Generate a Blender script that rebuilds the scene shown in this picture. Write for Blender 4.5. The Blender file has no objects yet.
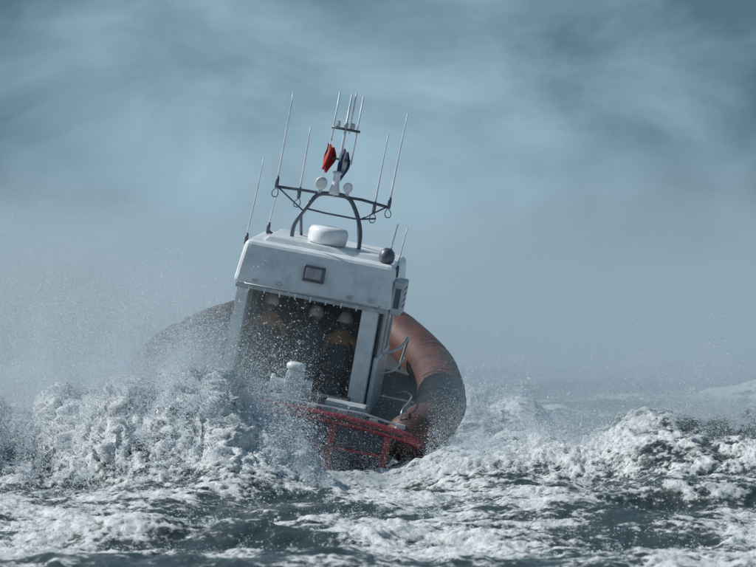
import bpy, bmesh, math, random
import numpy as np
from mathutils import Vector, Matrix
random.seed(4); rng=np.random.default_rng(7)
scene=bpy.context.scene
col=scene.collection
R=math.radians

# ------------------------------------------------------------------ materials
def new_mat(name):
    m=bpy.data.materials.new(name); m.use_nodes=True
    nt=m.node_tree; nt.nodes.clear()
    return m,nt
def N(nt,t,**kw):
    n=nt.nodes.new(t)
    for k,v in kw.items():
        if k.startswith('i_'):
            n.inputs[k[2:].replace('_',' ')].default_value=v
        else: setattr(n,k,v)
    return n
def paint(name,colr,rough=0.5,metal=0.0,var=0.15,scale=6,bump=0.05,dirt=None,coat=0.0):
    m,nt=new_mat(name); L=nt.links.new
    out=N(nt,'ShaderNodeOutputMaterial'); p=N(nt,'ShaderNodeBsdfPrincipled')
    tc=N(nt,'ShaderNodeTexCoord'); no=N(nt,'ShaderNodeTexNoise'); no.inputs['Scale'].default_value=scale; no.inputs['Detail'].default_value=8
    no.inputs['Roughness'].default_value=.65
    L(tc.outputs['Object'],no.inputs['Vector'])
    mx=N(nt,'ShaderNodeMix',data_type='RGBA')
    d=dirt if dirt else tuple(c*(1-var*2.2) for c in colr)
    mx.inputs['A'].default_value=(*[max(0,c) for c in d],1); mx.inputs['B'].default_value=(*colr,1)
    rp=N(nt,'ShaderNodeMapRange'); rp.inputs['From Min'].default_value=.3; rp.inputs['From Max'].default_value=.55
    L(no.outputs['Fac'],rp.inputs['Value']); L(rp.outputs['Result'],mx.inputs['Factor'])
    L(mx.outputs['Result'],p.inputs['Base Color'])
    p.inputs['Roughness'].default_value=rough; p.inputs['Metallic'].default_value=metal
    p.inputs['Coat Weight'].default_value=coat
    b=N(nt,'ShaderNodeBump'); b.inputs['Strength'].default_value=bump; b.inputs['Distance'].default_value=.02
    L(no.outputs['Fac'],b.inputs['Height']); L(b.outputs['Normal'],p.inputs['Normal'])
    L(p.outputs['BSDF'],out.inputs['Surface'])
    return m
M_white=paint('white_paint',(.78,.80,.82),.35,var=.12,scale=3,coat=.2)
M_wet=paint('grey_white',(.5,.53,.56),.4,var=.2,scale=8)
M_red=paint('red_paint',(.26,.024,.026),.4,var=.25,scale=4,coat=.3)
M_orange=paint('orange_tube',(.085,.029,.019),.45,var=.36,scale=4,bump=.2)
M_seam=paint('tube_seam',(.04,.022,.02),.6)
M_navy=paint('navy_hull',(.012,.022,.05),.3,var=.2,coat=.3)
M_black=paint('black_rubber',(.02,.022,.025),.6)
M_dark=paint('dark_deck',(.04,.045,.05),.7,scale=20,bump=.2)
M_steel=paint('steel_tube',(.35,.37,.4),.35,metal=.7)
M_gmetal=paint('dark_frame',(.10,.12,.15),.45,metal=.3)
M_whip=paint('whip_white',(.72,.74,.76),.4)
M_glass=paint('tinted_glass',(.02,.03,.04),.08,coat=.5)
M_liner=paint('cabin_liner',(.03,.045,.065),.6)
M_suit=paint('survival_suit',(.42,.19,.03),.75,scale=14,bump=.3,var=.25)
M_suitd=paint('dark_lifejacket',(.03,.035,.05),.8,scale=14,bump=.3)
M_helm=paint('helmet_shell',(.62,.60,.52),.3,coat=.4)
M_skin=paint('skin',(.5,.28,.2),.55,var=.06)
M_glove=paint('gloves',(.03,.03,.03),.7)
M_hair=paint('hair',(.06,.035,.02),.8)
M_flagr=paint('flag_red',(.36,.02,.02),.8)
M_flagw=paint('flag_white',(.75,.75,.75),.8)
M_flagb=paint('flag_blue',(.02,.03,.12),.8)
M_lamp=paint('lamp_glass',(.25,.27,.3),.1,coat=.6)

# ------------------------------------------------------------------ mesh helpers
def obj_from(name,verts,faces,mat,smooth=False,parent=None):
    me=bpy.data.meshes.new(name); me.from_pydata([tuple(v) for v in verts],[],faces); me.update()
    me.materials.append(mat)
    if smooth: me.polygons.foreach_set('use_smooth',[True]*len(me.polygons))
    ob=bpy.data.objects.new(name,me); col.objects.link(ob)
    if parent: ob.parent=parent
    return ob
def box(name,c,s,mat,bev=.01,parent=None,top=(1,1),shift=(0,0),rot=None,seg=2):
    bm=bmesh.new(); bmesh.ops.create_cube(bm,size=1)
    for v in bm.verts:
        if v.co.z>0:
            v.co.x=v.co.x*top[0]; v.co.y=v.co.y*top[1]
            v.co.x=v.co.x*s[0]+shift[0]; v.co.y=v.co.y*s[1]+shift[1]
        else:
            v.co.x*=s[0]; v.co.y*=s[1]
        v.co.z*=s[2]
    if bev>0: bmesh.ops.bevel(bm,geom=bm.edges[:],offset=bev,segments=seg,profile=.6,affect='EDGES')
    if rot: bmesh.ops.rotate(bm,verts=bm.verts,matrix=rot)
    bmesh.ops.translate(bm,verts=bm.verts,vec=c)
    me=bpy.data.meshes.new(name); bm.to_mesh(me); bm.free(); me.materials.append(mat)
    ob=bpy.data.objects.new(name,me); col.objects.link(ob)
    if parent: ob.parent=parent
    return ob
def catmull(pts,n=6):
    P=[Vector(p) for p in pts]
    if len(P)<3: return P
    P=[P[0]*2-P[1]]+P+[P[-1]*2-P[-2]]
    o=[]
    for i in range(1,len(P)-2):
        for k in range(n):
            t=k/n
            o.append(.5*((2*P[i])+(-P[i-1]+P[i+1])*t+(2*P[i-1]-5*P[i]+4*P[i+1]-P[i+2])*t*t+(-P[i-1]+3*P[i]-3*P[i+1]+P[i+2])*t**3))
    o.append(P[-2]); return o
def sweep(name,pts,r,mat,parent=None,smoothn=0,seg=12,radf=None):
    P=catmull(pts,smoothn) if smoothn else [Vector(p) for p in pts]
    n=len(P); vs=[];fs=[]
    T=[(P[min(i+1,n-1)]-P[max(i-1,0)]).normalized() for i in range(n)]
    a=Vector((0,0,1)) if abs(T[0].z)<.9 else Vector((1,0,0))
    u=T[0].cross(a).normalized()
    for i in range(n):
        u=(u-T[i]*u.dot(T[i])).normalized(); w=T[i].cross(u)
        rr=r*(radf(i/(n-1)) if radf else 1)
        for k in range(seg):
            th=2*math.pi*k/seg
            vs.append(P[i]+(u*math.cos(th)+w*math.sin(th))*rr)
    for i in range(n-1):
        for k in range(seg):
            k2=(k+1)%seg
            fs.append((i*seg+k,i*seg+k2,(i+1)*seg+k2,(i+1)*seg+k))
    fs.append(tuple(range(seg))[::-1]); fs.append(tuple((n-1)*seg+k for k in range(seg)))
    return obj_from(name,vs,fs,mat,True,parent)
def lathe(name,c,prof,mat,parent=None,axis='z',seg=28):
    vs=[];fs=[]
    for (r,h) in prof:
        for k in range(seg):
            th=2*math.pi*k/seg; p=(r*math.cos(th),r*math.sin(th),h)
            if axis=='x': p=(p[2],p[0],p[1])
            if axis=='y': p=(p[0],p[2],p[1])
            vs.append(Vector(p)+Vector(c))
    for i in range(len(prof)-1):
        for k in range(seg):
            k2=(k+1)%seg; fs.append((i*seg+k,i*seg+k2,(i+1)*seg+k2,(i+1)*seg+k))
    fs.append(tuple(range(seg))[::-1]); fs.append(tuple((len(prof)-1)*seg+k for k in range(seg)))
    ob=obj_from(name,vs,fs,mat,True,parent)
    return ob

# ------------------------------------------------------------------ boat
boat=bpy.data.objects.new('rescue_lifeboat',None); col.objects.link(boat)
BM=Matrix.Translation((-1.395,0,1.14))@Matrix.Rotation(R(-4.5),4,'Z')@Matrix.Rotation(R(5),4,'X')@Matrix.Rotation(R(10.8),4,'Y')
boat.matrix_world=BM

st=[ # y, keel z, chine x, chine z, gun x, gun z
 (0,-1.15,1.55,-.78,1.75,-.04),(1.5,-1.18,1.6,-.74,1.85,-.0),(3,-1.18,1.62,-.68,1.9,.02),(4.5,-1.15,1.55,-.6,1.88,.08),(6,-1.05,1.4,-.48,1.75,.15),
 (7.2,-.9,1.1,-.28,1.5,.26),(8.4,-.6,.72,.0,1.05,.38),(9.3,-.15,.35,.25,.55,.5),(9.9,.3,.1,.42,.18,.6)]
vs=[];fs=[]
for (y,kz,cx,cz,gx,gz) in st:
    vs+= [(-gx,y,gz),(-(cx+gx)/2,y,(cz+gz)/2-.03),(-cx,y,cz),(-cx*.5,y,(kz+cz)/2-.03),(0,y,kz),(cx*.5,y,(kz+cz)/2-.03),(cx,y,cz),((cx+gx)/2,y,(cz+gz)/2-.03),(gx,y,gz)]
for i in range(len(st)-1):
    for k in range(8):
        a=i*9+k; fs.append((a,a+9,a+10,a+1))
fs.append(tuple(range(9)))
fs.append(tuple(range((len(st)-1)*9,len(st)*9))[::-1])
obj_from('hull',vs,fs,M_navy,False,boat)
vs=[];fs=[]
for (y,kz,cx,cz,gx,gz) in st:
    d=gz-.22; vs+=[(-gx*.97,y+.03,d),(gx*.97,y+.03,d)]
for i in range(len(st)-1): fs.append((2*i,2*i+1,2*i+3,2*i+2))
obj_from('deck',vs,fs,M_dark,False,boat)
box('foredeck_trunk',(0,6.0,.35),(2.0,2.4,.6),M_wet,.12,boat,top=(.75,.8))
TR=.37
half=[(1.84,-.02,-.18),(1.94,.5,-.15),(2.02,1.2,-.10),(2.09,2.4,-.04),(2.09,3.8,.02),(1.98,5.2,.11),(1.72,6.7,.24),(1.28,8.1,.38),(.7,9.3,.52),(0,9.9,.62)]
path=half+[(-x,y,z) for (x,y,z) in half[::-1][1:]]
tf=lambda t:(min(1,.6+min(t,1-t)*14))
sweep('inflatable_collar',path,TR,M_orange,boat,8,36,tf)
P=catmull(path,8)
for i in range(5,len(P)-4,11):
    a,b=P[i],P[i+1]; d=(b-a).normalized()
    sweep('collar_band',[a-d*.03,a+d*.03],(TR+.004)*tf(i/(len(P)-1)),M_seam,boat,0,36)
def offs(P,o,dz):
    o2=[]
    for i in range(len(P)):
        t=(P[min(i+1,len(P)-1)]-P[max(i-1,0)]).normalized(); s=Vector((t.y,-t.x,0)).normalized()
        f=tf(i/(len(P)-1)); o2.append(P[i]+s*(o*f)+Vector((0,0,dz*f)))
    return o2
sgn=1
tst=offs(P,.1,0)
if tst[20].x<P[20].x: sgn=-1
for (o,dz,r_) in ((.99,-.05,.035),(.85,-.50,.028),(.93,.33,.014),(.72,.68,.012)):
    sweep('rubbing_strake',offs(P[1:-1],sgn*TR*o,TR*dz),r_,M_black if r_>.02 else M_seam,boat,0,8)
gl=offs(P[3:-3],sgn*.10,.355)
for i in range(len(gl)): gl[i]=gl[i]+Vector((0,0,-.015*abs(math.sin(i*math.pi/4))))
sweep('grab_line',gl,.009,M_seam,boat,0,6)
# transom
box('transom_panel',(0,-.03,-.47),(3.3,.06,.80),M_navy,.02,boat)
sweep('stern_fender',[(-2.08,-.06,-.19),(-1.8,-.1,-.10),(-1.0,-.12,-.035),(0,-.12,-.02),(1.0,-.12,-.035),(1.8,-.1,-.10),(2.08,-.06,-.19)],.085,M_red,boat,6,10)
sweep('stern_fender_seam',[(-1.8,-.185,-.10),(-1.0,-.207,-.035),(0,-.207,-.02),(1.0,-.207,-.035),(1.8,-.185,-.10)],.012,M_black,boat,6,6)
box('stern_bottom_rail',(0,-.08,-.86),(2.9,.1,.09),M_red,.02,boat)
box('stern_mid_rail',(0,-.075,-.44),(3.2,.06,.045),M_red,.01,boat)
for i,x in enumerate((-1.6,-.8,0.0,.8,1.6)):
    box('stern_upright_%d'%i,(x,-.085,-.47),(.11,.09,.70),M_red,.015,boat)
for x in (-1.2,1.2):
    lathe('exhaust_port',(x,-.10,-.66),[(.07,0),(.09,.0),(.09,.08),(.07,.08)],M_black,boat,'y')
for x in (-1.5,-.9,-.5,.45,.9,1.35,1.75):
    box('stern_cleat',(x,.0,.07-.05*(abs(x)>1.3)),(.13,.09,.07),M_wet,.012,boat)
sweep('stern_gunwale_bar',[(-1.8,.0,.02),(-1.2,0,.10),(1.2,.0,.10),(1.8,.0,.02)],.018,M_wet,boat)
for s in (-1,1):
    sweep('deck_rail',[(s*1.72,.15,.0),(s*1.72,.2,.24),(s*1.76,.8,.30),(s*1.74,1.6,.30),(s*1.6,2.1,.28),(s*1.45,2.3,.2)],.015,M_steel,boat,6,8)
    for y in (.6,1.3): box('rail_post',(s*1.75,y,.05),(.022,.022,.5),M_steel,.005,boat)
    if s>0:
        sweep('wheelhouse_handrail',[(s*1.16,2.4,.74),(s*1.36,2.5,.84),(s*1.40,3.4,.86),(s*1.38,4.6,.82),(s*1.3,5.0,.3)],.022,M_wet,boat,6,8)
        sweep('wheelhouse_handrail_low',[(s*1.16,2.4,.44),(s*1.36,2.5,.52),(s*1.39,3.4,.54),(s*1.37,4.7,.50)],.016,M_wet,boat,6,8)
# towing bitt
tx,ty=.02,.95
box('tow_bitt_base',(tx,ty,-.10),(.55,.45,.24),M_wet,.03,boat)
box('tow_bitt_body',(tx+.04,ty,.20),(.30,.26,.46),M_white,.05,boat,top=(.85,.85))
lathe('tow_bitt_drum',(tx-.30,ty,.20),[(.05,0),(.12,0),(.12,.05),(.075,.07),(.075,.52),(.12,.54),(.12,.6),(.05,.6)],M_white,boat,'x')
lathe('tow_bitt_cap',(tx+.03,ty,.42),[(.08,0),(.14,.02),(.14,.09),(.1,.12)],M_white,boat)
box('deck_locker',(.85,1.1,-.06),(.6,.5,.28),M_wet,.03,boat)
box('engine_hatch',(.1,1.65,-.06),(1.5,.6,.26),M_dark,.03,boat)
lathe('rope_coil',(-.9,.6,-.2),[(.06,0),(.2,0),(.22,.05),(.2,.12),(.06,.12)],M_steel,boat)

# wheelhouse -------------------------------------------------
before=set(bpy.data.objects)
Yb,Yf=2.0,4.7
zb0,zt0=1.42,2.08
box('wheelhouse_roof',(0,(Yb+Yf)/2,(zb0+zt0)/2),(2.60,Yf-Yb,zt0-zb0),M_white,.11,boat,top=(.94,.93),shift=(0,.06),seg=4)
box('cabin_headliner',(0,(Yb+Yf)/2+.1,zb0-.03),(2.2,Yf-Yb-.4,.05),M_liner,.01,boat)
box('roof_rain_lip',(0,(Yb+Yf)/2,zb0-.02),(2.50,Yf-Yb-.06,.07),M_wet,.02,boat)
box('roof_crown_panel',(0,(Yb+Yf)/2+.15,zt0+.03),(2.0,2.0,.10),M_white,.03,boat,top=(.92,.92))
box('aft_light_frame',(-.03,Yb+.015,1.76),(.36,.08,.25),M_gmetal,.04,boat,seg=4)
box('aft_light_glass',(-.03,Yb-.025,1.76),(.26,.04,.16),M_lamp,.018,boat,seg=4)
for x in (-.95,.95,-.55,.6): box('roof_bolt_plate',(x,Yb+.0,1.52),(.09,.04,.05),M_wet,.01,boat)
sweep('roof_grab_rail',[(-1.1,Yb-.02,1.47),(-1.08,Yb-.12,1.45),(1.08,Yb-.12,1.45),(1.1,Yb-.02,1.47)],.016,M_steel,boat,0,8)
for k in range(9):
    x=-1.0+k*.25
    box('handrail_strap',(x,Yb-.12,1.39),(.02,.02,.08),M_whip,.004,boat)
box('roof_side_locker',(1.345,Yb+.55,1.62),(.17,.9,.5),M_wet,.03,boat)
for z in (1.50,1.59,1.68,1.77): box('locker_marking',(1.434,Yb+.55,z),(.006,.6,.03),M_gmetal,0,boat)
box('locker_end_marking',(1.345,Yb+.098,1.62),(.09,.006,.3),M_gmetal,0,boat)
for s,w,px_ in ((-1,.18,1.12),(1,.26,.96)):
    vsb=[]
    zt,zb=zb0,-.24
    xt,xb=s*px_,s*(px_+.02)
    for (x,z,y0,y1) in ((xb,zb,Yb+.05,Yb+.4),(xt,zt,Yb+.1,Yb+.38)):
        for dx,yy in ((-w/2,y0),(w/2,y0),(w/2,y1),(-w/2,y1)): vsb.append((x+dx,yy,z))
    obj_from('aft_post',vsb,[(3,2,1,0),(4,5,6,7),(0,1,5,4),(1,2,6,5),(2,3,7,6),(3,0,4,7)],M_white,False,boat)
    box('side_lower_panel',(s*1.17,3.5,.22),(.07,2.2,.9),M_white,.015,boat)
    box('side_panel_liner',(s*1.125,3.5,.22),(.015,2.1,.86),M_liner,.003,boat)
    box('side_window_glass',(s*1.15,3.5,1.04),(.03,2.16,.72),M_glass,.005,boat)
    for y in (2.75,3.6,4.55): box('window_pillar',(s*1.15,y,1.04),(.08,.1,.74),M_white,.01,boat)
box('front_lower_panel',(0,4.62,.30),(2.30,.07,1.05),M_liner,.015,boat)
for x in (-.76,0,.76): box('windscreen_pane',(x,4.62,1.11),(.66,.03,.58),M_glass,.01,boat)
for x in (-1.1,-.38,.38,1.1): box('windscreen_pillar',(x,4.62,1.11),(.09,.08,.64),M_gmetal,.01,boat)
box('helm_console',(0,4.1,.45),(2.05,.5,.75),M_black,.06,boat,top=(.95,.6),shift=(0,.08))
for x in (-.6,-.15,.3,.7): box('console_screen',(x,3.92,.93),(.34,.05,.24),M_glass,.02,boat,rot=Matrix.Rotation(R(-15),3,'X'))
lathe('steering_wheel_hub',(-.55,3.73,.72),[(.04,0),(.04,.08)],M_gmetal,boat,'y')
ring=[(-.55+.19*math.cos(t*math.pi/8),3.7,.72+.19*math.sin(t*math.pi/8)) for t in range(17)]
sweep('steering_wheel',ring,.014,M_black,boat,0,8)
sweep('console_grab_bar',[(-1.0,3.78,.74),(-.95,3.52,.74),(.95,3.52,.74),(1.0,3.78,.74)],.017,M_steel,boat,0,8)

# roof gear ---------------------------------------------------
ym=3.2; zr=2.24; gx=-.10
lathe('radar_drum',(gx+.10,ym-.25,zt0+.07),[(.2,0),(.3,.02),(.32,.06),(.325,.2),(.29,.26),(.15,.28)],M_white,boat)
A=lambda x,z,dy=0:(gx+x,ym+dy,zr+z)
sweep('mast_arch',[A(-.5,-.2),A(-.5,.1),A(-.40,.34),A(-.24,.60),A(-.05,.66),A(.24,.66),A(.40,.52),A(.58,.18),A(.62,-.2)],.035,M_gmetal,boat,5,10)
sweep('mast_arch_aft_stay',[A(-.44,.3,.02),A(-.42,-.1,.7)],.025,M_gmetal,boat)
sweep('mast_arch_aft_stay',[A(.5,.36,.02),A(.55,-.1,.7)],.025,M_gmetal,boat)
sweep('antenna_spreader',[A(-.93,.62),A(-.5,.64),A(.5,.66),A(.96,.62)],.022,M_gmetal,boat,0,8)
sweep('antenna_spreader_low',[A(-.42,.38),A(-.05,.36),A(.5,.36),A(.78,.42)],.014,M_gmetal,boat,0,8)
sweep('spreader_brace',[A(-.88,.61),A(-.42,.34)],.012,M_gmetal,boat,0,8)
sweep('spreader_brace',[A(.9,.61),A(.5,.34)],.012,M_gmetal,boat,0,8)
def whip(x,y,z,l,r=.011,tilt=0):
    lathe('whip_base',(x,y,z-.02),[(.02,0),(.03,.02),(.03,.12),(.018,.18)],M_gmetal,boat,seg=10)
    sweep('whip_antenna',[(x,y,z+.1),(x+tilt*.3,y,z+l*.5),(x+tilt,y,z+l)],r,M_whip,boat,4,8,lambda t:1.15-.5*t)
def loop(x,y,z,s=1):
    k=random.uniform(.7,1.1)
    pts=[(x,y,z),(x+.05*s,y,z-.07*k),(x+.045*s,y+.02,z-.16*k),(x-.02*s,y+.03,z-.17*k),(x-.045*s,y+.02,z-.09*k),(x-.01*s,y,z+.02)]
    sweep('antenna_cable',pts,.007,M_black,boat,5,6)
for (x,dy,z,l,t) in ((-.92,0,.62,1.45,.0),(-.56,.3,.5,1.1,-.01),(.70,.25,.5,1.2,.01),(.95,0,.62,1.45,.03)):
    whip(gx+x,ym+dy,zr+z,l,.014,t); loop(gx+x,ym+dy,zr+z-.02,1 if x>0 else -1)
sweep('inner_whip_bracket',[A(-.56,.63),A(-.56,.5,.3)],.014,M_gmetal,boat)
sweep('inner_whip_bracket',[A(.70,.65),A(.70,.5,.25)],.014,M_gmetal,boat)
for (x,y,z,l) in ((-1.25,2.5,1.98,1.32),(-1.08,3.9,2.1,.72),(1.04,3.1,2.05,.6),(1.24,2.5,1.92,.74)):
    whip(x,y,z,l,.013,.02)
    sweep('whip_bracket',[(x*.90,y,z-.02),(x,y,z+.03)],.02,M_gmetal,boat)
lathe('gps_dome',(1.04,2.45,1.98),[(.03,0),(.04,.08),(.11,.12),(.13,.2),(.11,.28),(.05,.33)],M_gmetal,boat,seg=18)
for x,s in ((-.2,1),(.24,.8)):
    lathe('searchlight',(gx+x,ym-.12,zr+.80),[(.05,0),(.095*s,.0),(.1*s,.1),(.08*s,.22),(.03,.25)],M_white,boat,'y',18)
    box('searchlight_bracket',(gx+x,ym,zr+.71),(.06,.06,.14),M_wet,.01,boat)
sweep('topmast',[A(.03,.62),A(.03,2.2)],.024,M_whip,boat,0,10,lambda t:1.3-.7*t)
lathe('mast_collar',A(.03,.66),[(.09,0),(.09,.05),(.06,.16),(.06,.3),(.09,.33),(.05,.36)],M_white,boat,seg=16)
sweep('topmast_yard',[A(-.2,1.66),A(.27,1.66)],.02,M_gmetal,boat)
sweep('topmast_yard_low',[A(-.12,1.2),A(.2,1.2)],.016,M_gmetal,boat)
for (x,a,b) in ((-.17,1.45,2.2),(.10,1.6,2.22),(.22,1.15,2.2)):
    sweep('yard_antenna',[A(x,a),A(x,b)],.013,M_whip,boat,0,8)
for x in (-.1,.03,.14): lathe('nav_light',A(x,1.68),[(.025,0),(.035,.02),(.035,.07),(.02,.09)],M_wet,boat,seg=12)
def flag(name,x0,z0,w,h,mats,ph,lean=0):
    nx,nz=14,24; vs=[];fs=[]
    for j in range(nz+1):
        for i in range(nx+1):
            u,v=i/nx,j/nz
            wd=.55+.45*math.sin(v*3.0+.25)
            vs.append((gx+x0+u*w*wd+lean*v+.008*math.sin(v*9+u*4), ym+.05*math.sin(u*9+ph+v*3)+.03*math.sin(v*7+ph), z0-v*h-.07*u-.015*math.sin(u*11+ph)))
    for j in range(nz):
        for i in range(nx): a=j*(nx+1)+i; fs.append((a,a+1,a+nx+2,a+nx+1))
    ob=obj_from(name,vs,fs,mats[0],True,boat)
    for m in mats[1:]: ob.data.materials.append(m)
    for p in ob.data.polygons:
        p.material_index=min(len(mats)-1,int((p.index%nx)/nx*len(mats)))
flag('red_pennant',-.22,zr+1.42,.19,.40,[M_flagr],0,-.03)
flag('tricolour_flag',.04,zr+1.38,.18,.44,[M_flagb,M_flagw,M_flagb],1.3,-.04)
sweep('flag_halyard',[A(-.18,1.64),A(-.2,.7)],.004,M_whip,boat,0,5)
for o in set(bpy.data.objects)-before:
    for v in o.data.vertices: v.co.x=v.co.x*.925+(.0 if v.co.z<2.3 else .02*min(1,(v.co.z-2.3)/.4))
CX=(-.66,.02,.48)
for x in CX:
    box('seat_pedestal',(x,3.05,-.02),(.22,.3,.44),M_gmetal,.03,boat)
    box('seat_cushion',(x,3.05,.24),(.38,.46,.14),M_black,.05,boat)
    box('seat_back',(x,2.78,.42),(.34,.08,.30),M_black,.035,boat,top=(.85,1))

# ------------------------------------------------------------------ crew
def skin_obj(name,verts,edges,radii,mat,root=0,sub=2,parent=None):
    me=bpy.data.meshes.new(name); me.from_pydata(verts,edges,[]); me.update(); me.materials.append(mat)
    ob=bpy.data.objects.new(name,me); col.objects.link(ob)
    ob.modifiers.new('s','SKIN').use_smooth_shade=True
    for i,v in enumerate(me.skin_vertices[0].data):
        v.radius=(radii[i],radii[i]*.85) if not isinstance(radii[i],tuple) else radii[i]; v.use_root=(i==root)
    ss=ob.modifiers.new('u','SUBSURF'); ss.levels=sub; ss.render_levels=sub
    if parent: ob.parent=parent
    return ob
def crew(pos,turn,lean,headturn,suit):
    e=bpy.data.objects.new('crew_member',None); col.objects.link(e)
    e.matrix_world=BM@Matrix.Translation(pos)@Matrix.Rotation(R(turn),4,'Z')
    l=lean
    V=[(0,0,0),(0,.03+l*.3,.2),(0,.02+l*.7,.38),(0,l,.52),(0,.01+l*1.1,.60)]
    rad=[(.17,.13),(.155,.12),(.18,.13),(.12,.09),(.06,.06)]
    E=[(0,1),(1,2),(2,3),(3,4)]
    for s in (-1,1):
        b=len(V)
        V+=[(s*.19,l,.49),(s*.27,.16+l,.25),(s*.22,.44,.32)]; rad+=[.075,.058,.042]; E+=[(3,b),(b,b+1),(b+1,b+2)]
        b=len(V)
        V+=[(s*.11,.05,-.03),(s*.15,.42,.0),(s*.15,.44,-.40),(s*.16,.60,-.44)]; rad+=[.1,.075,.055,.045]; E+=[(0,b),(b,b+1),(b+1,b+2),(b+2,b+3)]
    skin_obj('suit_body',V,E,rad,suit,0,2,e)
    box('life_jacket',(0,-.03+l*.75,.30),(.30,.28,.24),M_suitd,.09,e,top=(.85,.9),shift=(0,l*.3),seg=4)
    lathe('collar',(0,l*1.05+.01,.53),[(.10,0),(.125,.03),(.12,.08),(.09,.1)],suit,e,seg=18)
    for s in (-1,1):
        w=Vector((s*.22,.44,.32)); vv=[tuple(w),tuple(w+Vector((-s*.005,.05,.01))),tuple(w+Vector((-s*.01,.09,.015)))]; rr=[.032,.038,.036]; ee=[(0,1),(1,2)]
        skin_obj('palm',vv,ee,rr,M_glove,0,1,e)
        for k,(off,ln) in enumerate(((-.032,.03),(-.011,.034),(.011,.032),(.031,.026))):
            k0=w+Vector((off,.08,.02)); fv=[tuple(k0),tuple(k0+Vector((0,ln,.012))),tuple(k0+Vector((0,ln*1.6,-.022))),tuple(k0+Vector((0,ln*1.0,-.05)))]
            skin_obj('finger_%d'%k,fv,[(0,1),(1,2),(2,3)],[.0105,.010,.0095,.008],M_glove,0,1,e)
        t0=w+Vector((-s*.03,.04,0)); skin_obj('thumb',[tuple(t0),tuple(t0+Vector((-s*.025,.03,-.015))),tuple(t0+Vector((-s*.02,.06,-.03)))],[(0,1),(1,2)],[.013,.011,.009],M_glove,0,1,e)
    h=bpy.data.objects.new('head',None); col.objects.link(h); h.parent=e
    h.matrix_local=Matrix.Translation((0,l*1.2+.03,.74))@Matrix.Rotation(R(headturn),4,'Z')@Matrix.Rotation(R(-6),4,'X')
    bm=bmesh.new(); bmesh.ops.create_uvsphere(bm,u_segments=32,v_segments=24,radius=1)
    for v in bm.verts:
        x,y,z=v.co; jaw=1-.28*max(0,-z)
        X=x*.078*jaw; Y=y*.098*(jaw if y<0 else 1); Z=z*.12
        if y>0:
            Y+=.028*math.exp(-((x/.16)**2))*math.exp(-((z+.12)/.16)**2)
            for s in(-1,1): Y-=.012*math.exp(-(((x-s*.36)/.16)**2+((z-.05)/.12)**2))
            Y+=.006*math.exp(-((x/.3)**2+((z+.48)/.06)**2)); Y-=.006*math.exp(-((x/.3)**2+((z+.42)/.03)**2))
            Y+=.01*math.exp(-((x/.3)**2+((z+.8)/.15)**2))
        v.co=(X,Y,Z)
    me=bpy.data.meshes.new('face'); bm.to_mesh(me); bm.free(); me.materials.append(M_skin)
    me.polygons.foreach_set('use_smooth',[True]*len(me.polygons))
    f=bpy.data.objects.new('face',me); col.objects.link(f); f.parent=h
    for s in(-1,1):
        lathe('eye',(s*.028,.078,.006),[(.002,0),(.011,.003),(.011,.008),(.003,.013)],M_black,h,'y',10)
        lathe('ear',(s*.072,-.005,-.01),[(.01,0),(.026,.004),(.03,.012),(.012,.016)],M_skin,h,'x',12)
    bm=bmesh.new(); bmesh.ops.create_uvsphere(bm,u_segments=32,v_segments=20,radius=1)
    geom=[v for v in bm.verts if v.co.z<-.35 or (v.co.y>.45 and v.co.z<.25)]
    bmesh.ops.delete(bm,geom=geom,context='VERTS')
    for v in bm.verts: v.co=(v.co.x*.118,v.co.y*.14-.008,v.co.z*.135+.03)
    me=bpy.data.meshes.new('helmet'); bm.to_mesh(me); bm.free(); me.materials.append(M_helm)
    me.polygons.foreach_set('use_smooth',[True]*len(me.polygons))
    f=bpy.data.objects.new('helmet',me); col.objects.link(f); f.parent=h
    f.modifiers.new('t','SOLIDIFY').thickness=.012
    box('helmet_stripe',(0,-.02,.168),(.03,.16,.008),M_gmetal,.002,h)
    box('neck_hair',(0,-.07,-.05),(.11,.05,.06),M_hair,.02,h)
    return e
crew((CX[0],2.92,.38),4,.06,14,M_suit)
crew((CX[1],2.98,.32),-3,.08,-15,M_suitd)
crew((CX[2],2.92,.31),-6,.06,10,M_suit)

# ------------------------------------------------------------------ noise
perm=rng.permutation(256); perm=np.concatenate([perm,perm,perm]).astype(np.int32)
G=rng.normal(size=(256,3)).astype(np.float32); G/=np.linalg.norm(G,axis=1,keepdims=True)
def pn(x,y,z):
    xf=np.floor(x);yf=np.floor(y);zf=np.floor(z)
    xi=xf.astype(np.int32)&255; yi=yf.astype(np.int32)&255; zi=zf.astype(np.int32)&255
    x=(x-xf).astype(np.float32);y=(y-yf).astype(np.float32);z=(z-zf).astype(np.float32)
    fd=lambda t:t*t*t*(t*(t*6-15)+10)
    u,v,w=fd(x),fd(y),fd(z); r=0
    for a in(0,1):
        for b in(0,1):
            for c in(0,1):
                h=perm[perm[perm[xi+a]+yi+b]+zi+c]; g=G[h]
                d=g[:,0]*(x-a)+g[:,1]*(y-b)+g[:,2]*(z-c)
                r=r+d*(u if a else 1-u)*(v if b else 1-v)*(w if c else 1-w)
    return r*1.6
def fbm(X,Y,Z,f,o,gain=.5):
    r=0;a=1
    for k in range(o):
        r=r+a*pn(X*f+17.3*k,Y*f+5.1*k,Z*f+9.7*k); a*=gain; f*=2.03
    return r
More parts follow.
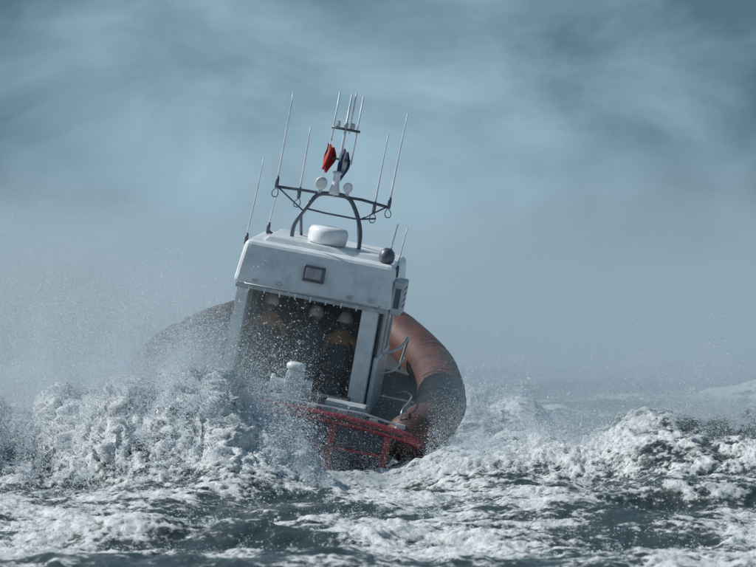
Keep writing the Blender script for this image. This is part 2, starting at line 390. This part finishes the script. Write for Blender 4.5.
# ------------------------------------------------------------------ sea
def sm(t): t=np.clip(t,0,1); return t*t*(3-2*t)
def yL(x): return -4.0-.12*(x+2.5)+.35*np.sin(x*1.1)
def yR(x): return -.7+.12*x+.4*np.sin(x*.8+1)
def base_height(X,Y):
    D=Y+50
    s=.13*np.sin(Y*.55+X*.08+.6)+.08*np.sin(Y*.95-X*.35+2)
    far=sm((D-58)/60)
    s=s*(1-.3*far)+far*(.35*np.sin(Y*.16+X*.05+1.2*np.sin(X*.03)))+far*.2*np.sin(Y*.41-X*.13)
    s=s*(1-.6*sm((30-D)/20))
    AL=np.interp(X,[-14,-8,-4.96,-3.8,-2.75,-2.1,-1.5,-.9,-.3,.3],[1.05,1.1,1.2,1.48,1.70,1.42,.98,.48,.12,0])
    AL=AL*(1+.16*pn(X*1.1,Y*.2,X*0+.5)+.14*pn(X*2.7,Y*.3,X*0+4.5)+.08*pn(X*6,Y*.8,X*0+1.5))
    d=Y-yL(X); w=np.where(d<0,2.3,2.2)
    hL=AL*np.exp(-(np.abs(d)/w)**2*np.where(d<0,1,1.4))
    AR=np.interp(X,[-.4,.1,1.05,2.65,4.7,5.5,9,16],[0,.0,.28,.62,.80,.85,.9,.7])
    AR=AR*(1+.25*pn(X*.8,Y*.2,X*0+8.5)+.12*pn(X*2.3,Y*.3,X*0+2.5))
    d2=Y-yR(X); w=np.where(d2<0,3.2,3.0)
    hR=AR*np.exp(-(d2/w)**2)
    for (x0,wx,y0,h,ww) in ((4.0,2.8,-11.2,.34,.8),(-2.0,2.8,-14.2,.20,.7),(2.5,3.0,-16.0,.16,.7),(-5,2.5,-11,.16,.8)):
        dd=Y-y0-.35*np.sin(X*.9+x0)-.1*X
        s=s+h*np.exp(-((X-x0)/wx)**2)*np.exp(-(dd/ww)**2*np.where(dd<0,1.4,.5))
    hb=0
    for (cx,cd,wx,h) in ((2.3,72,1.5,1.1),(4.6,92,2.4,.5),(13,120,8,.55),(-18,190,14,.8),(10,150,12,.6),(3,300,30,.8)):
        cdd=cd+3.5*pn(X*.22+cd,X*0+.5,X*0+cd)
        dd=(D-cdd-.1*(X-cx))/ (1.5+cd*.012)
        hb=hb+h*np.exp(-((X-cx)/wx)**2)*np.exp(-dd**2)*np.clip(.6+.6*pn(X*.35,Y*.2,X*0+cd)+.4*pn(X*1.1,Y*.5,X*0+cd),0,1.6)
    return s,hL,hR,hb
def axis_cols():
    c=list(np.arange(-6.6,6.6,.026))
    r=[];x=6.6;st_=.03
    while x<5000: r.append(x); st_=min(st_*1.035,600) if x>9 else .06; x+=st_
    return np.array([-v for v in r[::-1]]+c+r)
def axis_rows():
    a=list(np.arange(29,53,.036)); b=[];x=53;s_=.045
    while x<9000: b.append(x); s_*=1.013; x+=s_
    f=[];x=29;s_=.06
    while x>-300: x-=s_; f.append(x); s_*=1.06
    return np.array(f[::-1]+a+b)-50
cx=axis_cols(); ry=axis_rows(); nc,nr=len(cx),len(ry); print('SEA',nc,nr,nc*nr)
X,Y=np.meshgrid(cx,ry); X=X.ravel().astype(np.float64);Y=Y.ravel().astype(np.float64)
s,hL,hR,hb=base_height(X,Y)
Z0=s+hL+hR+hb
D=Y+50
near=sm((85-D)/25)*sm((D-15)/12)*sm((14-np.abs(X))/5)
turbL=np.clip(hL/.55,0,1); turbR=np.clip(hR/.5,0,1); turbB=np.clip(hb/.45,0,1)
warpx=pn(X*.7,Y*.5,Z0*.7+3)*.5
chop=fbm(X+warpx,Y*.7,Z0,.9,3)*.10+ (fbm(X,Y*.8,Z0,.12,2)*.3)*sm((D-60)/60)
def rid(f,o): return 1-2*np.abs(pn(X*f+warpx+o,Y*f*.75,Z0*f*.6+o))
rg=rid(.9,1)*.9+rid(1.9,5)*.52+rid(4.1,9)*.36+rid(8.5,3)*.30+rid(17,7)*.24+rid(31,2)*.18
rg=rg*.5
fine=fbm(X,Y*.8,Z0*.7,6,4,gain=.65)
amp=.07+.11*turbL+.085*turbR+.06*turbB
foamF=fbm(X*.8+warpx,Y*.45,Z0,.55,3)
foamG=fbm(X*1.2,Y*.8,Z0*.5,1.1,3)
foamS=fbm(X*.5+warpx,Y*1.1,Z0,1.0,3)      # wind streaks
foam=np.clip(.34+foamF*.62+foamS*.34,0,1)*.95
foam=np.maximum(foam,turbL*(.72+.36*foamG+.28*foamF))
foam=np.maximum(foam,turbR*(.50+.5*foamF+.30*foamG+.24*foamS))
foam=np.where(D>58,np.maximum(foam*.45*sm((200-D)/160),turbB*(.65+.6*foamF)),foam)
foam=np.clip(foam,0,1)
rough_=np.clip(.35+1.1*foam,0,1)
disp=chop*(.5+.5*near)+ (amp*rg*rough_+fine*(.008+.032*foam+.022*turbL))*near
Zg=(Z0).reshape(nr,nc)
gy=np.gradient(Zg,ry,axis=0).ravel(); gxx=np.gradient(Zg,cx,axis=1).ravel()
nl=np.sqrt(1+gxx*gxx+gy*gy)
Xd=X-gxx/nl*disp*near*1.2; Yd=Y-gy/nl*disp*near*1.2
Z=Z0+disp
co=np.stack([Xd,Yd,Z],1).astype(np.float32)
me=bpy.data.meshes.new('sea')
nv=nc*nr; me.vertices.add(nv); me.vertices.foreach_set('co',co.ravel())
ii=np.arange(nr-1)[:,None]*nc+np.arange(nc-1)[None,:]
q=np.stack([ii,ii+1,ii+nc+1,ii+nc],-1).reshape(-1,4).astype(np.int32)
me.loops.add(q.size); me.loops.foreach_set('vertex_index',q.ravel())
me.polygons.add(len(q)); me.polygons.foreach_set('loop_start',np.arange(0,q.size,4,dtype=np.int32))
me.polygons.foreach_set('loop_total',np.full(len(q),4,dtype=np.int32))
me.polygons.foreach_set('use_smooth',np.ones(len(q),dtype=bool))
at=me.attributes.new('foam','FLOAT','POINT'); at.data.foreach_set('value',foam.astype(np.float32))
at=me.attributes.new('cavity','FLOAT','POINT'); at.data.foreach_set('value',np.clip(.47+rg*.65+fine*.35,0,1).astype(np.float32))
me.update(calc_edges=True)
sea=bpy.data.objects.new('sea',me); col.objects.link(sea)

m,nt=new_mat('sea_water'); L=nt.links.new
out=N(nt,'ShaderNodeOutputMaterial'); geo=N(nt,'ShaderNodeNewGeometry')
fa=N(nt,'ShaderNodeAttribute',attribute_name='foam'); ca=N(nt,'ShaderNodeAttribute',attribute_name='cavity')
def noise(scale,detail,vec=None,rough=.6,dist=0):
    n=N(nt,'ShaderNodeTexNoise'); n.inputs['Scale'].default_value=scale; n.inputs['Detail'].default_value=detail; n.inputs['Roughness'].default_value=rough; n.inputs['Distortion'].default_value=dist
    L(vec or geo.outputs['Position'],n.inputs['Vector']); return n
def math_(op,a,b=None,c=None,clamp=False):
    n=N(nt,'ShaderNodeMath',operation=op); n.use_clamp=clamp
    for i,v in enumerate((a,b,c)):
        if v is None: continue
        if isinstance(v,(int,float)): n.inputs[i].default_value=v
        else: L(v,n.inputs[i])
    return n.outputs[0]
n1=noise(2.2,6,rough=.7,dist=.6); n2=noise(9,6,rough=.75,dist=.4)
vo=N(nt,'ShaderNodeTexVoronoi',feature='DISTANCE_TO_EDGE'); vo.inputs['Scale'].default_value=4.5
wv=N(nt,'ShaderNodeVectorMath',operation='MULTIPLY_ADD'); L(n2.outputs['Color'],wv.inputs[0]); wv.inputs[1].default_value=(.25,.25,.25); L(geo.outputs['Position'],wv.inputs[2])
L(wv.outputs[0],vo.inputs['Vector'])
lace=math_('SUBTRACT',1.0,math_('MULTIPLY',vo.outputs['Distance'],7.0,clamp=True))
t=math_('ADD',math_('MULTIPLY',fa.outputs['Fac'],1.5),math_('MULTIPLY',math_('SUBTRACT',n1.outputs['Fac'],.5),2.2))
t=math_('ADD',t,math_('MULTIPLY',math_('SUBTRACT',n2.outputs['Fac'],.5),1.8))
t=math_('ADD',t,math_('MULTIPLY',lace,.30))
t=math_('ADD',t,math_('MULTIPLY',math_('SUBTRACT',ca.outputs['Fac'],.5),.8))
mr=N(nt,'ShaderNodeMapRange',interpolation_type='SMOOTHSTEP'); mr.inputs['From Min'].default_value=.66; mr.inputs['From Max'].default_value=1.15
L(t,mr.inputs['Value'])
water=N(nt,'ShaderNodeBsdfPrincipled'); water.inputs['Roughness'].default_value=.14; water.inputs['IOR'].default_value=1.33
wc=N(nt,'ShaderNodeMix',data_type='RGBA'); wc.inputs['A'].default_value=(.008,.024,.034,1); wc.inputs['B'].default_value=(.07,.085,.08,1); L(n1.outputs['Fac'],wc.inputs['Factor']); L(wc.outputs['Result'],water.inputs['Base Color'])
foamb=N(nt,'ShaderNodeBsdfPrincipled'); foamb.inputs['Roughness'].default_value=.7
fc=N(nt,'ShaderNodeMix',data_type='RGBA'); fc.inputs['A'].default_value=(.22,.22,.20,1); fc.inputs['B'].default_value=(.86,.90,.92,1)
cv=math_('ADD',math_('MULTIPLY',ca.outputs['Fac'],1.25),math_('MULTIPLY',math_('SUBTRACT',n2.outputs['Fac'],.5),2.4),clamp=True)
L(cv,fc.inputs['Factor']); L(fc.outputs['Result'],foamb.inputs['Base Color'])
b1=N(nt,'ShaderNodeBump'); b1.inputs['Strength'].default_value=.8; b1.inputs['Distance'].default_value=.06; L(n2.outputs['Fac'],b1.inputs['Height'])
n3=noise(45,3,rough=.8); b2=N(nt,'ShaderNodeBump'); b2.inputs['Strength'].default_value=1; b2.inputs['Distance'].default_value=.03
L(n3.outputs['Fac'],b2.inputs['Height']); L(b1.outputs['Normal'],b2.inputs['Normal'])
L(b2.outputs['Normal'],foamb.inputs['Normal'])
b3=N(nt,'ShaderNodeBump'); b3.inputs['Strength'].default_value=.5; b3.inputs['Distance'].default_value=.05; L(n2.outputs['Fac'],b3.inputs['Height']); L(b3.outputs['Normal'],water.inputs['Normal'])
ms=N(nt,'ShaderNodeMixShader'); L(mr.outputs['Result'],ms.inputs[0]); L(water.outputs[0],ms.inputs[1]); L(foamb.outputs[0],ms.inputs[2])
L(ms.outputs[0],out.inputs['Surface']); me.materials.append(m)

# ------------------------------------------------------------------ spray drops
m,nt=new_mat('water_drops'); L=nt.links.new
out=N(nt,'ShaderNodeOutputMaterial'); d_=N(nt,'ShaderNodeBsdfDiffuse'); d_.inputs[0].default_value=(.9,.94,.97,1)
t_=N(nt,'ShaderNodeBsdfTranslucent'); t_.inputs[0].default_value=(.9,.94,.97,1); mm=N(nt,'ShaderNodeMixShader'); mm.inputs[0].default_value=.5
no=N(nt,'ShaderNodeTexNoise'); no.inputs['Scale'].default_value=3
L(no.outputs['Fac'],d_.inputs['Roughness'])
L(d_.outputs[0],mm.inputs[1]); L(t_.outputs[0],mm.inputs[2]); L(mm.outputs[0],out.inputs['Surface'])
M_drop=m
O=np.array([(1,0,0),(-1,0,0),(0,1,0),(0,-1,0),(0,0,1),(0,0,-1)],np.float32)
OF=np.array([(0,2,4),(2,1,4),(1,3,4),(3,0,4),(2,0,5),(1,2,5),(3,1,5),(0,3,5)],np.int32)
T4=np.array([(1,1,1),(1,-1,-1),(-1,1,-1),(-1,-1,1)],np.float32)*.75
T4F=np.array([(0,1,2),(0,3,1),(0,2,3),(1,3,2)],np.int32)
def drops(name,P_,S_,tet=False):
    V0,F0=(T4,T4F) if tet else (O,OF); k=len(V0)
    n=len(P_); A=rng.normal(size=(n,3)).astype(np.float32); A/=np.linalg.norm(A,axis=1,keepdims=True)
    B=rng.normal(size=(n,3)).astype(np.float32); B-=A*(A*B).sum(1,keepdims=True); B/=np.linalg.norm(B,axis=1,keepdims=True); C=np.cross(A,B)
    F=np.stack([A,B,C],1)*np.stack([np.ones(n),rng.uniform(.6,1,n),rng.uniform(.6,1.2,n)],1)[:,:,None].astype(np.float32)
    v=np.einsum('kj,njc->nkc',V0,F)*S_[:,None,None]+P_[:,None,:]
    f=F0[None]+(np.arange(n)*k)[:,None,None]; f=f.reshape(-1,3).astype(np.int32)
    me=bpy.data.meshes.new(name); me.vertices.add(n*k); me.vertices.foreach_set('co',v.astype(np.float32).ravel())
    me.loops.add(f.size); me.loops.foreach_set('vertex_index',f.ravel()); me.polygons.add(len(f))
    me.polygons.foreach_set('loop_start',np.arange(0,f.size,3,dtype=np.int32)); me.polygons.foreach_set('loop_total',np.full(len(f),3,dtype=np.int32))
    me.polygons.foreach_set('use_smooth',np.full(len(f),not tet)); me.update(calc_edges=True); me.materials.append(M_drop)
    ob=bpy.data.objects.new(name,me); col.objects.link(ob); return ob
def surf(x,y):
    s,a,b,c=base_height(x,y); return s+a+b+c
PP=[];SS=[]
def jets(n,xr,yf,yspread,vup,vside,per,size,amp=None):
    xs=rng.uniform(xr[0],xr[1],n); ys=np.array([float(yf(x)) for x in xs])+rng.normal(0,yspread,n)
    zs=surf(xs,ys)+.02; gs=.5+.9*pn(xs*1.3,ys*.8,xs*0+1.7)
    for x,y,z,g in zip(xs,ys,zs,gs):
        a=(amp(x) if amp else 1)*max(.15,g*1.5)
        k=int(per*random.uniform(.4,1.6)); v=abs(random.gauss(0,1))*vup*a+.4
        v=min(v,5.2)
        dx=random.gauss(vside,.5)*a; dy=random.gauss(-.4,.5)*a
        tmax=random.uniform(.5,1.3)*v/9.8*1.3
        t=rng.uniform(0,1,k)**.8*tmax; vv=v*rng.normal(1,.10,k)
        sp=.02+.10*t[:,None]*v*.5
        p=np.stack([x+dx*t,y+dy*t,z+vv*t-4.9*t*t],1)+rng.normal(size=(k,3))*sp
        PP.append(p); SS.append(size*np.exp(rng.normal(0,.5,k))*(1-.4*t/tmax))
ampL=lambda x: float(np.interp(x,[-9,-5,-3.6,-2.8,-2,-1.2,-.4],[.9,1,1.1,1.2,1.0,.7,.4]))
jets(4200,(-7.5,-.9),yL,.9,3.1,.3,125,.0050,amp=ampL)
jets(2000,(-7,-.6),lambda x:yL(x)-1.5,.7,1.7,.3,90,.0054,amp=ampL)
jets(1400,(.6,8),yR,.8,1.8,.5,75,.0050)
jets(240,(-.2,1.8),lambda x:-1.0,.5,1.2,.2,60,.0042)
jets(800,(-6,6),lambda x:-13,3.5,1.0,.2,40,.0045)
jets(260,(1.3,3.2),lambda x:22,.8,2.4,.4,90,.008)
P_=np.concatenate(PP);S_=np.concatenate(SS); print('DROPS',len(P_))
drops('sea_spray',P_,S_)
n=230000
x=rng.uniform(-8,7.5,n); y=rng.uniform(-20,1.5,n)
s,a,b,c=base_height(x,y); keep=rng.uniform(size=n)<np.clip(a/.6,0,1)+.35*np.clip(b/.6,0,1)*(.4+pn(x,y,x*0)*1.2)+.04
x,y=x[keep],y[keep]; z=(s+a+b+c)[keep]+rng.normal(.05,.07,keep.sum())*(.4+np.clip(a[keep],0,1))
drops('sea_froth',np.stack([x,y,z],1),.0072*np.exp(rng.normal(0,.5,len(x))))
def cloud(n,xr,yr,zscale,dens,zbase=None,fs=1.0,thr=.0):
    x=rng.uniform(*xr,n); y=rng.uniform(*yr,n); h=rng.exponential(1,n)*zscale(x)
    zb=surf(x,y) if zbase is None else zbase+x*0
    z=zb+h; w=.5+1.1*pn(x*.8*fs-z*.3,y*.6*fs,z*1.1*fs)+.6*pn(x*2.1*fs-z,y*1.6*fs,z*2.4*fs)+.4*pn(x*5*fs,y*4*fs,z*5*fs)
    keep=(rng.uniform(size=n)<np.clip(w-thr,0,1)*dens(x))&(z<zb+4.0*zscale(x))
    return np.stack([x[keep],y[keep],z[keep]],1)
fadeL=lambda x:np.interp(x,[-7.6,-6.5,-2.6,-1.8,-1.1,.0],[.2,1,1,.5,.14,0])
zsL=lambda x:np.interp(x,[-7,-4.5,-3,-1.5,0],[.85,.80,.64,.42,.3])
c1=cloud(1500000,(-7.6,-.4),(-5.0,-.6),zsL,fadeL)
c2=cloud(70000,(-3.5,2.6),(-2.2,-.3),lambda x:.45+0*x,lambda x:np.interp(x,[-3.5,-2,.5,2.6],[1,.7,.3,.1]))
c3=cloud(420000,(.7,7.6),(-2.0,3.0),lambda x:.38+0*x,lambda x:.75+0*x)
C=np.concatenate([c1,c2,c3]); print('FOG',len(C))
drops('spindrift',C,.0026*np.exp(rng.normal(0,.3,len(C))),tet=True)
n=22000
pz=np.abs(rng.normal(0,1.5,n))+.2; px=rng.normal(-2.0,3.0,n); py=rng.uniform(-4,7,n)
drops('airborne_droplets',np.stack([px,py,pz],1),.0022*np.exp(rng.normal(0,.3,n)))

# ------------------------------------------------------------------ mist volumes
def vol_mat(name,dens,nscale,colr,thr=(.38,.7),g=.0,hom=False,base=0.0,det=2,inner=.15):
    m,nt=new_mat(name); L=nt.links.new
    out=N(nt,'ShaderNodeOutputMaterial'); v=N(nt,'ShaderNodeVolumeScatter'); v.inputs['Color'].default_value=(*colr,1); v.inputs['Anisotropy'].default_value=g
    ab=N(nt,'ShaderNodeVolumeAbsorption'); ab.inputs['Color'].default_value=(*colr,1)
    ad=N(nt,'ShaderNodeAddShader'); L(v.outputs[0],ad.inputs[0]); L(ab.outputs[0],ad.inputs[1])
    L(ad.outputs[0],out.inputs['Volume'])
    if hom: v.inputs['Density'].default_value=dens; ab.inputs['Density'].default_value=dens; return m
    tc=N(nt,'ShaderNodeTexCoord'); geo=N(nt,'ShaderNodeNewGeometry')
    ln=N(nt,'ShaderNodeVectorMath',operation='LENGTH'); L(tc.outputs['Object'],ln.inputs[0])
    fo=N(nt,'ShaderNodeMapRange',interpolation_type='SMOOTHSTEP'); fo.inputs['From Min'].default_value=1; fo.inputs['From Max'].default_value=inner
    L(ln.outputs['Value'],fo.inputs['Value'])
    no=N(nt,'ShaderNodeTexNoise'); no.inputs['Scale'].default_value=nscale; no.inputs['Detail'].default_value=det
    L(geo.outputs['Position'],no.inputs['Vector'])
    mr=N(nt,'ShaderNodeMapRange'); mr.inputs['From Min'].default_value=thr[0]; mr.inputs['From Max'].default_value=thr[1]; mr.inputs['To Min'].default_value=base; L(no.outputs['Fac'],mr.inputs['Value'])
    a=N(nt,'ShaderNodeMath',operation='MULTIPLY'); L(fo.outputs[0],a.inputs[0]); L(mr.outputs[0],a.inputs[1])
    b=N(nt,'ShaderNodeMath',operation='MULTIPLY'); L(a.outputs[0],b.inputs[0]); b.inputs[1].default_value=dens
    L(b.outputs[0],v.inputs['Density']); L(b.outputs[0],ab.inputs['Density']); return m
mist=bpy.data.objects.new('spray_mist',None); col.objects.link(mist)
def puff(c,r,dens,ns,colr=(.78,.93,1.0),base=.1,det=2,thr=(.38,.7)):
    bm=bmesh.new(); bmesh.ops.create_icosphere(bm,subdivisions=3,radius=1)
    me=bpy.data.meshes.new('mist_puff'); bm.to_mesh(me); bm.free(); me.materials.append(vol_mat('mist',dens,ns,colr,base=base,det=det,thr=thr))
    o=bpy.data.objects.new('mist_puff',me); col.objects.link(o); o.parent=mist; o.location=c; o.scale=r
puff((-4.8,.3,1.8),(4.3,3.6,2.7),.50,.8,base=.25)
puff((-1.0,-.8,1.6),(2.6,1.3,1.9),.035,.9,colr=(.62,.84,1.0),base=.5,det=1)
puff((3.5,.6,1.0),(3.8,2.8,2.0),.36,.7,base=.25,colr=(.70,.88,1.0))
bm=bmesh.new(); bmesh.ops.create_cube(bm,size=1); me=bpy.data.meshes.new('haze'); bm.to_mesh(me); bm.free()
me.materials.append(vol_mat('haze_air',.017,1,(.66,.85,.96),hom=True,g=0))
hz=bpy.data.objects.new('sea_haze',me); col.objects.link(hz); hz.scale=(3000,2490,9.0); hz.location=(0,1257,1.5)

# ------------------------------------------------------------------ light and sky
S=Vector((-.72,.20,.66)).normalized()
el=math.asin(S.z); az=math.atan2(S.x,S.y)
ld=bpy.data.lights.new('sun','SUN'); ld.energy=5.0; ld.angle=R(.6); ld.color=(1,.985,.96)
lo=bpy.data.objects.new('sun',ld); col.objects.link(lo); lo.rotation_euler=S.to_track_quat('Z','Y').to_euler()
w=bpy.data.worlds.new('World'); scene.world=w; w.use_nodes=True; nt=w.node_tree; nt.nodes.clear(); L=nt.links.new
wo=N(nt,'ShaderNodeOutputWorld'); bg=N(nt,'ShaderNodeBackground'); bg.inputs['Strength'].default_value=.1
sk=N(nt,'ShaderNodeTexSky',sky_type='NISHITA'); sk.sun_disc=False; sk.sun_elevation=el; sk.sun_rotation=az; sk.dust_density=1
tc=N(nt,'ShaderNodeTexCoord'); mp=N(nt,'ShaderNodeMapping'); mp.inputs['Scale'].default_value=(1,1,1.7); mp.inputs['Location'].default_value=(.05,0,.03); L(tc.outputs['Generated'],mp.inputs[0])
no=N(nt,'ShaderNodeTexNoise'); no.inputs['Scale'].default_value=17; no.inputs['Detail'].default_value=8; no.inputs['Roughness'].default_value=.56; no.inputs['Distortion'].default_value=.35; L(mp.outputs[0],no.inputs['Vector'])
ds=N(nt,'ShaderNodeVectorMath',operation='DISTANCE'); L(tc.outputs['Generated'],ds.inputs[0]); ds.inputs[1].default_value=(-.020,1,.026)
gl=N(nt,'ShaderNodeMapRange',interpolation_type='SMOOTHSTEP'); gl.inputs['From Min'].default_value=.15; gl.inputs['From Max'].default_value=0; gl.inputs['To Max'].default_value=.40; L(ds.outputs['Value'],gl.inputs['Value'])
sub=N(nt,'ShaderNodeMath',operation='MULTIPLY_ADD'); L(no.outputs['Fac'],sub.inputs[0]); sub.inputs[1].default_value=.85; L(gl.outputs[0],sub.inputs[2])
sb2=N(nt,'ShaderNodeMath',operation='SUBTRACT'); L(sub.outputs[0],sb2.inputs[0]); sb2.inputs[1].default_value=.12
cr=N(nt,'ShaderNodeValToRGB'); cr.color_ramp.elements[0].position=.28; cr.color_ramp.elements[0].color=(.72,1.5,2.15,1)
cr.color_ramp.elements[1].position=.72; cr.color_ramp.elements[1].color=(3.2,4.9,6.1,1)
L(sb2.outputs[0],cr.inputs[0])
mx=N(nt,'ShaderNodeMix',data_type='RGBA'); mx.inputs['Factor'].default_value=.93; L(sk.outputs[0],mx.inputs['A']); L(cr.outputs[0],mx.inputs['B'])
L(mx.outputs['Result'],bg.inputs[0]); L(bg.outputs[0],wo.inputs[0])

# ------------------------------------------------------------------ camera
cd=bpy.data.cameras.new('camera'); cam=bpy.data.objects.new('camera',cd); col.objects.link(cam); scene.camera=cam
cd.lens=167; cd.sensor_width=36; cd.clip_start=.5; cd.clip_end=12000
cam.location=(0,-50,2.0); cam.rotation_euler=(R(91.0),0,0)
cd.dof.use_dof=True; cd.dof.focus_distance=51.5; cd.dof.aperture_fstop=4.5
scene.view_settings.view_transform='Standard'; scene.view_settings.look='None'; scene.view_settings.exposure=0
